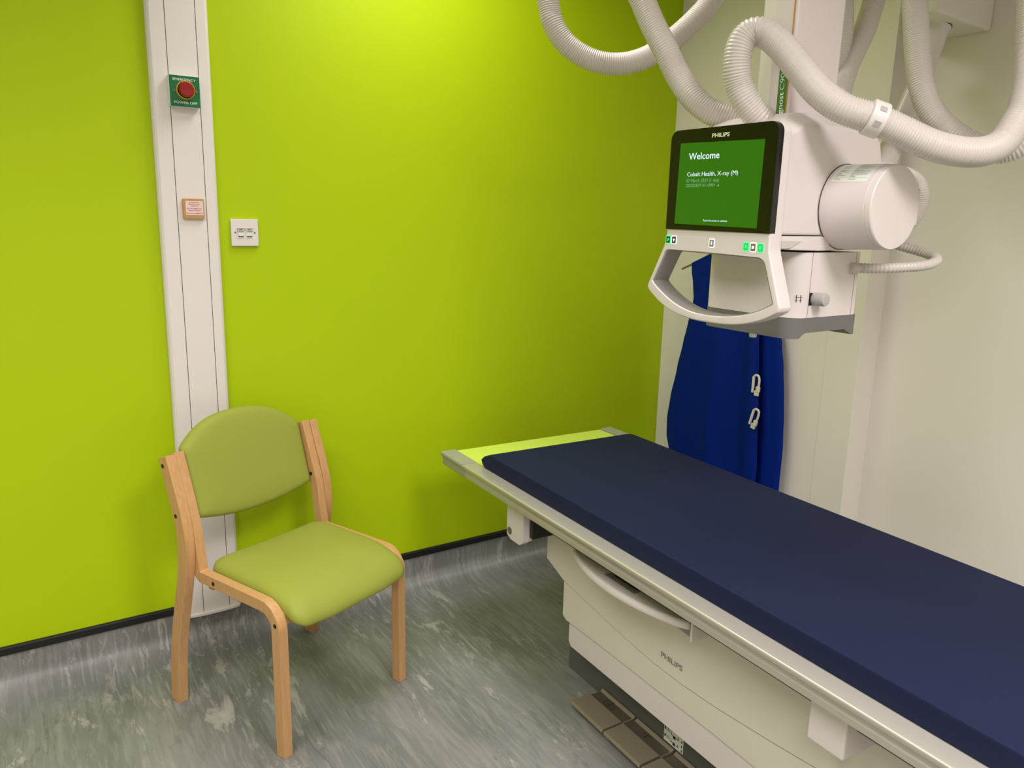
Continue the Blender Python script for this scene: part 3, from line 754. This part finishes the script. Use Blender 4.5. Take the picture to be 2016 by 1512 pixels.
# hash mark
# front bowed corner carries a printed grid mark
bm = NB(); yh = HY-0.1436
th_ = math.pi/2*0.0
def corner_pt(s, z, lift=0.0006):
    # s = arc length back from the seam around the rounded corner
    th = math.pi/2 - s/R_
    return Vector((1.500+R_-(R_+lift)*math.cos(th), HY-(0.143-R_+(R_+lift)*math.sin(th)), z))
for s_, w_ in ((0.0215, 0.0016), (0.0310, 0.0016)):
    P = [bm.verts.new(corner_pt(a, z)) for a, z in ((s_, 1.2905), (s_+w_, 1.2905), (s_+w_, 1.3075), (s_, 1.3075))]; bm.faces.new(P)
for z_ in (1.2955, 1.3020):
    N_ = 5
    for i in range(N_):
        a0_, a1_ = 0.0175+0.0190*i/N_, 0.0175+0.0190*(i+1)/N_
        P = [bm.verts.new(corner_pt(a, z, 0.0007)) for a, z in ((a0_, z_), (a1_, z_), (a1_, z_+0.0006), (a0_, z_+0.0006))]; bm.faces.new(P)
mk('grid_mark', bm, 'ink', co, RM, smooth=0)
mk('hose_port', lathe((1.690, HY-0.143, 1.3655), (1, -0.15, 0), [(0, 0.0135), (0.020, 0.0135), (0.021, 0.0125)], 28), 'port_plastic', root, RM)

# monitor and grab handle
XF, XB = 1.3715, 1.4135
def arc_pts(pts, per=6): return [(p.x, p.y) for p in catmull([(a, b, 0) for a, b in pts], per)]
_up = fillet([(1.4730, 1.3060), (1.4220, 1.4080), (1.4160, 1.4300), (1.4160, 1.6730), (1.1060, 1.6730), (1.1060, 1.4350), (1.1050, 1.4080), (1.0640, 1.2900)],
             [0, 0.05, 0.02, 0.022, 0.022, 0.03, 0.05, 0], 6, closed=False)
_lo = arc_pts([(1.0640, 1.2900), (1.0680, 1.2810), (1.0800, 1.2740), (1.1100, 1.2590), (1.1600, 1.2440), (1.2100, 1.2370), (1.2650, 1.2350), (1.3200, 1.2370), (1.3700, 1.2455), (1.4150, 1.2610), (1.4500, 1.2810), (1.4700, 1.2960), (1.4730, 1.3060)])
outer_o = _up + _lo[1:-1]
_ui = fillet([(1.4575, 1.3190), (1.4150, 1.3975), (1.1180, 1.3925), (1.0835, 1.2990)], [0, 0.022, 0.026, 0], 8, closed=False)
_li = arc_pts([(1.0835, 1.2990), (1.0870, 1.2945), (1.1200, 1.2780), (1.1600, 1.2650), (1.2100, 1.2560), (1.2650, 1.2525), (1.3200, 1.2555), (1.3700, 1.2680), (1.4100, 1.2860), (1.4450, 1.3070), (1.4575, 1.3190)])
inner_o = _ui + _li[1:-1]
CC = Vector((1.266, 1.325))
def hit(poly, ang):
    d = Vector((math.cos(ang), math.sin(ang))); best = None; n = len(poly)
    for i in range(n):
        a = Vector(poly[i])-CC; b = Vector(poly[(i+1) % n])-CC; e = b-a
        den = d.x*e.y-d.y*e.x
        if abs(den) < 1e-12: continue
        t = (a.x*e.y-a.y*e.x)/den; u = (a.x*d.y-a.y*d.x)/den
        if t > 0 and -1e-6 <= u <= 1+1e-6 and (best is None or t > best): best = t
    return CC+d*best
angs = sorted([math.atan2(p[1]-CC.y, p[0]-CC.x) for p in outer_o+inner_o])
aa = [angs[0]]
for a in angs[1:]:
    if a-aa[-1] > 0.004: aa.append(a)
def ringmesh(oo, io, layers):
    """layers: list of (x, outer shrink, inner grow)"""
    bm = NB(); n = len(aa); OO = []; II = []
    for (x, so, si) in layers:
        ro, ri = [], []
        for a in aa:
            p = hit(oo, a); q = hit(io, a); d = (p-CC).normalized()
            p2 = p-d*so; q2 = q+d*si
            ro.append(bm.verts.new((x, p2.x, p2.y))); ri.append(bm.verts.new((x, q2.x, q2.y)))
        OO.append(ro); II.append(ri)
    for L_ in (OO, II):
        for r, s in zip(L_, L_[1:]):
            for k in range(n): bm.faces.new((r[k], r[(k+1) % n], s[(k+1) % n], s[k]))
    for r, s in ((OO[0], II[0]), (OO[-1], II[-1])):
        for k in range(n): bm.faces.new((r[k], r[(k+1) % n], s[(k+1) % n], s[k]))
    return bm
bm = ringmesh(outer_o, inner_o, [(XF, 0.0045, 0.0020), (XF+0.0012, 0.0018, 0.0005), (XF+0.004, 0.0, 0.0), (XB-0.006, 0.0, 0.0), (XB-0.002, 0.002, 0.0006), (XB, 0.006, 0.0025)])
mon = mk('monitor_frame', bm, 'machine_white', root, RM, smooth=40)
mon['label'] = 'white screen surround that continues into the grab handle'
inner_g = [(lambda v: (v.x, v.y))(CC+(Vector(p)-CC)*0.975) for p in inner_o]
bm = ringmesh(inner_o, inner_g, [(XF+0.0045, 0.0002, 0.0), (XB+0.012, 0.0002, 0.0)])
mk('grip_lining', bm, 'mid_grey', mon, RM, smooth=40)
# display glass and screen
gl = fillet([(1.4166, 1.4460), (1.4166, 1.6740), (1.1053, 1.6740), (1.1053, 1.4440)], [0.002, 0.022, 0.022, 0.002], 8)
bm = prism(gl, lambda a, b, d: (d, a, b), 1.3680, 1.3870); bev(bm, 0.0016, 2, 60)
dsp = mk('display_glass', bm, 'black_glass', root, RM, smooth=40)
SX = 1.3676
bm = NB(); q = [bm.verts.new((SX, y, z)) for y, z in ((1.3870, 1.4595), (1.3830, 1.6440), (1.1375, 1.6385), (1.1400, 1.4545))]; bm.faces.new(q)
mk('screen', bm, 'screen_green', dsp, RM, smooth=0)
xd, zd = (0, -1, 0), (0, 0, 1)
text('lettering', 'PHILIPS', (SX, 1.2865, 1.6510), xd, zd, 'logo_light', dsp, RM, width=0.051, height=0.0088, bold=0.03)
text('screen_text', 'Welcome', (SX-0.0003, 1.3530, 1.6055), xd, (0, 0.04, 1), 'screen_text', dsp, RM, width=0.093, height=0.0155, bold=0.008)
text('screen_text', 'Cobalt Health, X-ray (M)', (SX-0.0003, 1.3550, 1.5680), xd, zd, 'screen_text', dsp, RM, width=0.152, height=0.0098)
text('screen_text', '07 March 2023 (1 day)', (SX-0.0003, 1.3560, 1.5545), xd, zd, 'screen_dim', dsp, RM, width=0.100, height=0.0078)
text('screen_text', '20230307-01-0001', (SX-0.0003, 1.3560, 1.5440), xd, zd, 'screen_dim', dsp, RM, width=0.089, height=0.0072)
bm = NB(); q = [bm.verts.new((SX-0.0004, 1.2575+0.0013*math.cos(k*math.pi/3), 1.5462+0.0020*math.sin(k*math.pi/3))) for k in range(6)]; bm.faces.new(q)
mk('screen_text', bm, 'screen_text', dsp, RM, smooth=0)
text('screen_text', 'Touch the screen to continue', (SX-0.0003, 1.2960, 1.4665), xd, zd, 'screen_text', dsp, RM, width=0.073, height=0.0044, bold=0.01)
# glowing push buttons
def button(y, z, ring, face, icon, glyph):
    w, h_ = 0.0066, 0.0082
    def rr(w_, hh, r): return fillet([(-w_, -hh), (w_, -hh), (w_, hh), (-w_, hh)], r, 4)
    bm = prism(rr(w+0.0020, h_+0.0020, 0.0034), lambda a, b, d: (d, y+a, z+b), XF-0.0006, XF+0.0002)
    bt = mk('button', bm, ring, mon, RM, smooth=0)
    bm2 = prism(rr(w, h_, 0.0018), lambda a, b, d: (d, y+a, z+b), XF-0.0012, XF-0.0007)
    o = mk('button', bm2, face, mon, RM, smooth=0)
    bm3 = NB()
    for (a0_, a1_, b0, b1) in glyph: box(bm3, XF-0.0016, XF-0.0013, y-a1_, y-a0_, z+b0, z+b1)
    mk('button_icon', bm3, icon, mon, RM, smooth=0)
arrow = [(-0.003, 0.003, -0.0005, 0.001), (-0.002, 0.002, 0.001, 0.0022), (-0.0008, 0.0008, 0.0022, 0.0034), (-0.001, 0.001, -0.004, -0.0005)]
bolt = [(0.0, 0.003, 0.001, 0.003), (-0.0015, 0.0015, -0.001, 0.0012), (-0.003, 0.0, -0.0035, -0.001)]
man = [(-0.001, 0.001, 0.001, 0.0045), (-0.0018, 0.0018, -0.003, 0.0), (-0.0008, 0.0008, -0.001, 0.002)]
pat = [(-0.0015, 0.0015, 0.0, 0.004), (-0.003, 0.003, -0.003, -0.0015)]
pls = [(-0.003, -0.0005, -0.003, 0.003), (0.0005, 0.0015, -0.003, 0.003), (0.0022, 0.0032, -0.002, 0.002)]
arc = [(-0.003, -0.002, -0.003, 0.002), (-0.003, 0.003, 0.002, 0.003), (-0.0005, 0.001, -0.003, 0.0)]
button(1.4075, 1.4210, 'glow_green', 'btn_green', 'glow_green', bolt)
button(1.3880, 1.4208, 'glow_white', 'btn_dark', 'glow_white', arrow)
button(1.2670, 1.4180, 'glow_white', 'btn_grey', 'glow_white', man)
button(1.1670, 1.4145, 'glow_green', 'btn_bright', 'glow_green', pat)
button(1.1475, 1.4140, 'glow_white', 'btn_brown', 'glow_white', pls)
button(1.1275, 1.4135, 'glow_green', 'btn_bright', 'glow_green', arc)
# rear shell behind the glass, joining the frame to the housing
mk('monitor_back', rbox(1.4137, 1.4300, 1.135, 1.395, 1.445, 1.645, 0.004, 2), 'machine_white', root, RM)

# ------------------------------------------------------------------ corrugated hoses
def hose(name, label, pts, D, pitch, amp, group='corrugated hoses around the tube head', sides=22, per=4, extra=None):
    P = catmull(pts, 10)
    P, L = resample(P, pitch/per)
    shape = [0.0, 0.9, 0.9, 0.0]
    if per == 4: rad = lambda i: D/2 - amp + amp*shape[i % 4]
    else: rad = lambda i: D/2
    loc = P[0].copy()
    bm = tube(P, rad, sides)
    o = mk(name, bm, 'hose_plastic', None, Matrix.Translation(loc), smooth=75); o.location = loc
    tag(o, label, 'hose', group)
    return o, P, Matrix.Translation(loc)
HA = [(1.245, 1.93, 2.698), (1.285, 1.905, 2.30), (1.321, 1.877, 2.046), (1.333, 1.866, 1.986), (1.358, 1.851, 1.943), (1.395, 1.83, 1.912), (1.436, 1.799, 1.891), (1.48, 1.768, 1.885), (1.524, 1.741, 1.893), (1.572, 1.716, 1.917), (1.626, 1.692, 1.962), (1.679, 1.671, 2.014), (1.715, 1.658, 2.059), (1.76, 1.648, 2.134), (1.82, 1.63, 2.30), (1.85, 1.60, 2.698)]
HB = [(1.34, 1.70, 2.698), (1.36, 1.66, 2.25), (1.381, 1.613, 2.073), (1.392, 1.573, 1.997), (1.401, 1.539, 1.934), (1.413, 1.503, 1.875), (1.43, 1.477, 1.819), (1.441, 1.431, 1.762), (1.464, 1.395, 1.727), (1.495, 1.362, 1.708), (1.535, 1.335, 1.690)]
HC = [(1.478, 1.236, 1.690), (1.455, 1.237, 1.700), (1.428, 1.253, 1.733), (1.416, 1.265, 1.767), (1.407, 1.267, 1.802), (1.407, 1.265, 1.837), (1.417, 1.259, 1.863), (1.434, 1.244, 1.875), (1.450, 1.218, 1.863), (1.458, 1.179, 1.828), (1.462, 1.138, 1.784), (1.466, 1.090, 1.736), (1.484, 1.042, 1.700), (1.528, 0.996, 1.679), (1.566, 0.966, 1.659), (1.621, 0.923, 1.630), (1.682, 0.893, 1.619), (1.733, 0.872, 1.623), (1.776, 0.862, 1.643), (1.813, 0.86, 1.683), (1.842, 0.862, 1.719), (1.882, 0.878, 1.786), (1.918, 0.905, 1.886), (1.93, 0.94, 2.2), (1.93, 0.95, 2.698)]
HD = [(2.09, 1.31, 2.698), (2.08, 1.30, 2.3), (2.065, 1.285, 2.118), (2.038, 1.257, 2.035), (2.01, 1.216, 1.905), (1.999, 1.191, 1.827), (1.996, 1.168, 1.777), (2.0, 1.143, 1.738), (2.007, 1.12, 1.713), (2.012, 1.085, 1.686), (2.035, 1.038, 1.658), (2.059, 0.995, 1.65), (2.077, 0.965, 1.671), (2.112, 0.957, 1.729), (2.131, 0.969, 1.825), (2.15, 1.0, 2.2), (2.15, 1.0, 2.698)]
HE = [(2.16, 1.43, 2.698), (2.145, 1.42, 2.35), (2.121, 1.418, 2.158), (2.096, 1.412, 2.075), (2.066, 1.411, 1.992), (2.039, 1.414, 1.938), (2.009, 1.41, 1.894), (1.975, 1.397, 1.849), (1.943, 1.381, 1.804), (1.888, 1.342, 1.75), (1.80, 1.32, 1.68), (1.757, 1.31, 1.65)]
HE2 = [(2.03, 1.50, 2.698), (2.02, 1.48, 2.35), (2.004, 1.454, 2.146), (1.994, 1.44, 2.065), (1.98, 1.421, 1.956), (1.955, 1.43, 1.861), (1.90, 1.44, 1.74), (1.80, 1.40, 1.64), (1.757, 1.375, 1.60)]
HH = [(2.50, 1.475, 1.985), (2.45, 1.452, 1.945), (2.389, 1.429, 1.889), (2.299, 1.395, 1.816), (2.192, 1.349, 1.742), (2.088, 1.302, 1.677), (1.972, 1.252, 1.615), (1.86, 1.225, 1.575), (1.768, 1.21, 1.56)]
HF = [(1.769, 1.262, 1.615), (1.85, 1.25, 1.62), (1.90, 1.199, 1.612), (1.922, 1.171, 1.603), (1.926, 1.142, 1.594), (1.933, 1.121, 1.578), (1.929, 1.105, 1.552), (1.926, 1.10, 1.525), (1.915, 1.10, 1.499), (1.902, 1.104, 1.48), (1.883, 1.121, 1.458), (1.84, 1.17, 1.452), (1.80, 1.20, 1.46), (1.769, 1.22, 1.47)]
HG = [(1.712, 1.121, 1.3655), (1.725, 1.115, 1.366), (1.741, 1.098, 1.366), (1.772, 1.066, 1.369), (1.823, 1.042, 1.373), (1.874, 1.035, 1.378), (1.91, 1.038, 1.387), (1.935, 1.062, 1.395), (1.945, 1.095, 1.403), (1.943, 1.132, 1.411), (1.925, 1.167, 1.422), (1.885, 1.195, 1.436), (1.83, 1.21, 1.447), (1.769, 1.215, 1.45)]
P_, A_ = 0.0060, 0.0023
hose('hose', 'pale corrugated hose hanging in a U against the green wall, leftmost of all', HA, 0.061, P_, A_)
hose('hose', 'pale corrugated hose dropping diagonally to behind the top left of the screen', HB, 0.062, P_, A_)
oC, PC, MC = hose('hose', 'pale corrugated hose arching over the screen then sweeping right through a white clamp', HC, 0.062, P_, A_)
hose('hose', 'pale corrugated hose hanging at upper right in front of the white bulkhead', HD, 0.062, P_, A_)
hose('hose', 'pale corrugated hose slanting down behind the right side of the column', HE, 0.060, P_, A_)
hose('hose', 'pale corrugated hose hanging upright just behind the column, mostly hidden', HE2, 0.060, P_, A_)
oH, PH, MH = hose('hose', 'pale corrugated hose rising behind the tube head to the cone under the bulkhead', HH, 0.060, P_, A_)
hose('hose', 'thin grey corrugated hose looping behind the right edge of the round drum', HF, 0.027, 0.0058, 0.0013, sides=16)
hose('hose', 'thin corrugated hose looping from the lower right side of the head below the drum', HG, 0.025, 0.0088, 0.0017, sides=18)
# cone cuff where the rising hose meets the bulkhead
c0, c1 = Vector((2.515, 1.475, 2.0625)), Vector((2.455, 1.452, 1.930))
c0 = Vector((2.455, 1.440, 2.0625)); c1 = Vector((2.425, 1.440, 1.915))
cf = mk('hose_cuff', lathe(c0, c1-c0, [(0, 0.047), (0.005, 0.047), (0.008, 0.043), (0.05, 0.039), (0.10, 0.033), (0.150, 0.031)], 40), 'white_plastic', oH, MH)
mk('cuff_rim', lathe(c0, c1-c0, [(0.0, 0.0485), (0.0025, 0.0485)], 40), 'groove_dark', oH, MH)
# clamp around the sweeping hose
ti = min(range(len(PC)), key=lambda i: (PC[i]-Vector((1.527, 0.997, 1.679))).length)
ctr = PC[ti]; axd = (PC[ti+6]-PC[ti-6]).normalized()
cl = mk('hose_clamp', lathe(ctr-axd*0.0165, axd, [(0, 0.0315), (0.0, 0.0345), (0.002, 0.0360), (0.031, 0.0360), (0.033, 0.0345), (0.033, 0.0315)], 48), 'white_plastic', oC, MC)
side_ = axd.cross(Vector((0, 0, 1))).normalized(); upv = side_.cross(axd).normalized()
if side_.dot(ctr-Vector((0, 0, 1.47))) > 0: side_ = -side_
bm = NB()
for aa_ in (28, -22):
    t = math.radians(aa_); d = side_*math.cos(t)+upv*math.sin(t); tn = axd.cross(d)
    for (u0, u1, w_) in ((-0.006, 0.008, 0.0055),):
        P4 = [ctr+axd*u0+d*0.0362-tn*w_, ctr+axd*u1+d*0.0362-tn*w_, ctr+axd*u1+d*0.0362+tn*w_, ctr+axd*u0+d*0.0362+tn*w_]
        P5 = [p+d*0.0006 for p in P4]
        va = [bm.verts.new(p) for p in P4]; vb = [bm.verts.new(p) for p in P5]
        bm.faces.new(vb); bm.faces.new(va[::-1])
        for k in range(4): bm.faces.new((va[k], va[(k+1) % 4], vb[(k+1) % 4], vb[k]))
mk('clamp_slot', bm, 'light_grey', oC, MC, smooth=0)

# ------------------------------------------------------------------ blue lead apron hanging by the pier
AX = 2.445
root, RM = thing('lead_apron', 'dark blue lead apron with white buckles hanging on the white wall', 'apron', (AX, 2.15, 1.38))
def interp(tab, z):
    tab = sorted(tab)
    if z <= tab[0][0]: return tab[0][1]
    for (a, b), (c, d) in zip(tab, tab[1:]):
        if z <= c:
            t = (z-a)/(c-a); t2 = t*t*(3-2*t)*0.4+t*0.6; return b+(d-b)*t2
    return tab[-1][1]
left = [(0.375, 2.36), (0.39, 2.385), (0.42, 2.413), (0.46, 2.44), (0.52, 2.458), (0.60, 2.462), (0.70, 2.450), (0.84, 2.420), (0.95, 2.393), (1.03, 2.372), (1.08, 2.357), (1.13, 2.348), (1.20, 2.357), (1.25, 2.368), (1.285, 2.371)]
right = [(0.375, 1.955), (0.40, 1.945), (0.44, 1.933), (0.50, 1.931), (0.60, 1.940), (0.76, 1.952), (0.90, 1.967), (1.00, 1.979), (1.08, 1.985), (1.15, 2.02), (1.25, 2.04), (1.285, 2.05)]
def topz(y):  # shoulders slope up to the neck
    return 1.289 + (2.371-y)*0.40 if y > 2.26 else (1.333 - (2.26-y)*1.2 if y > 2.20 else (1.26 if y > 2.10 else 1.26+min(0.05, (2.10-y)*0.8)))
def panel(name, left, right, x, folds, thick, z0, z1, n=44, m_=60, toplimit=None):
    bm = NB(); F = {}
    for s in (0, 1):
        for j in range(m_+1):
            z = z0+(z1-z0)*j/m_
            yl, yr = interp(left, z), interp(right, z)
            for i in range(n+1):
                t = i/n; y = yl+(yr-yl)*t; zz = z
                if toplimit:
                    zz = z0+(toplimit(y)-z0)*j/m_ if toplimit(y) else z
                dx = sum(a*math.sin(k*t*2*math.pi+ph)*(0.35+0.65*min(1, (z1-z)/0.5)) for a, k, ph in folds)
                edge = min(t, 1-t); rr = min(1, edge/0.03)
                F[s, i, j] = bm.verts.new((x+dx+(thick*(1-rr)*0.5 if s == 0 else thick-thick*(1-rr)*0.5), y, zz))
    for s in (0, 1):
        for j in range(m_):
            for i in range(n): bm.faces.new((F[s, i, j], F[s, i+1, j], F[s, i+1, j+1], F[s, i, j+1]))
    for j in range(m_):
        for i in (0, n): bm.faces.new((F[0, i, j], F[0, i, j+1], F[1, i, j+1], F[1, i, j]))
    for i in range(n):
        for j in (0, m_): bm.faces.new((F[0, i, j], F[0, i+1, j], F[1, i+1, j], F[1, i, j]))
    return mk(name, bm, 'apron_blue', root, RM, smooth=60)
panel('front_panel', left, right, AX, [(0.010, 1.6, 0.4), (0.006, 2.7, 2.0), (0.0025, 5, 1.0)], 0.010, 0.375, 1.285, toplimit=lambda y: topz(y))
sl = [(0.36, 2.02), (1.27, 2.09)]
sr = [(0.36, 1.850), (0.45, 1.853), (0.60, 1.853), (0.70, 1.860), (0.80, 1.870), (0.92, 1.885), (1.01, 1.903), (1.10, 1.93), (1.20, 1.99), (1.27, 2.04)]
panel('side_panel', sl, sr, AX+0.034, [(0.006, 1.0, 0.9), (0.002, 3, 0.3)], 0.010, 0.36, 1.27, n=20)
def buckle(y, z, tilt):
    bm = NB()
    box(bm, -0.004, 0.003, 0.008, 0.018, -0.034, 0.030)
    P = [Vector((0, 0.013, 0.028)), Vector((0, 0.006, 0.036)), Vector((0, -0.008, 0.036)), Vector((0, -0.014, 0.022)), Vector((0, -0.014, 0.0)), Vector((0, -0.008, -0.022))]
    tube([Vector(p) for p in catmull(P, 4)], 0.0045, 8, bm)
    box(bm, -0.006, 0.004, -0.020, -0.004, -0.028, -0.006)
    box(bm, -0.004, 0.004, -0.016, 0.004, -0.044, -0.024)
    bev(bm, 0.0012, 1, 60)
    bm.transform(Matrix.Translation(Vector((AX-0.014, y, z))) @ Matrix.Rotation(tilt, 4, 'X'))
    return mk('buckle', bm, 'buckle_white', root, RM, smooth=40)
buckle(1.962, 0.845, 0.0); buckle(1.955, 0.712, 0.25)
P = [Vector((AX-0.004, 1.984, 1.0)), Vector((AX-0.006, 1.975, 0.94)), Vector((AX-0.008, 1.968, 0.88))]
mk('strap', tube(catmull(P, 6), 0.0035, 8), 'apron_blue', root, RM)

# metal hanger and wall bracket that carries the apron
root, RM = thing('apron_hanger', 'thin grey metal rod hanger poking out of the blue apron shoulder', 'hanger', (2.537, 2.15, 1.45))
bm = NB(); HXX = AX+0.016
tube([Vector((HXX-0.013, 2.418, 1.262)), Vector((HXX-0.004, 2.372, 1.284)), Vector((HXX, 2.15, 1.392)), Vector((HXX, 1.95, 1.30))], 0.0042, 12, bm)
mk('arm', bm, 'screw_metal', root, RM)
mk('hook', tube([Vector((HXX, 2.15, 1.392)), Vector((HXX, 2.15, 1.42)), Vector((HXX+0.02, 2.15, 1.44)), Vector((2.5365, 2.15, 1.44))], 0.004, 12), 'screw_metal', root, RM)
mk('wall_plate', rbox(2.530, 2.5368, 2.13, 2.17, 1.41, 1.47, 0.002, 1), 'screw_metal', root, RM)
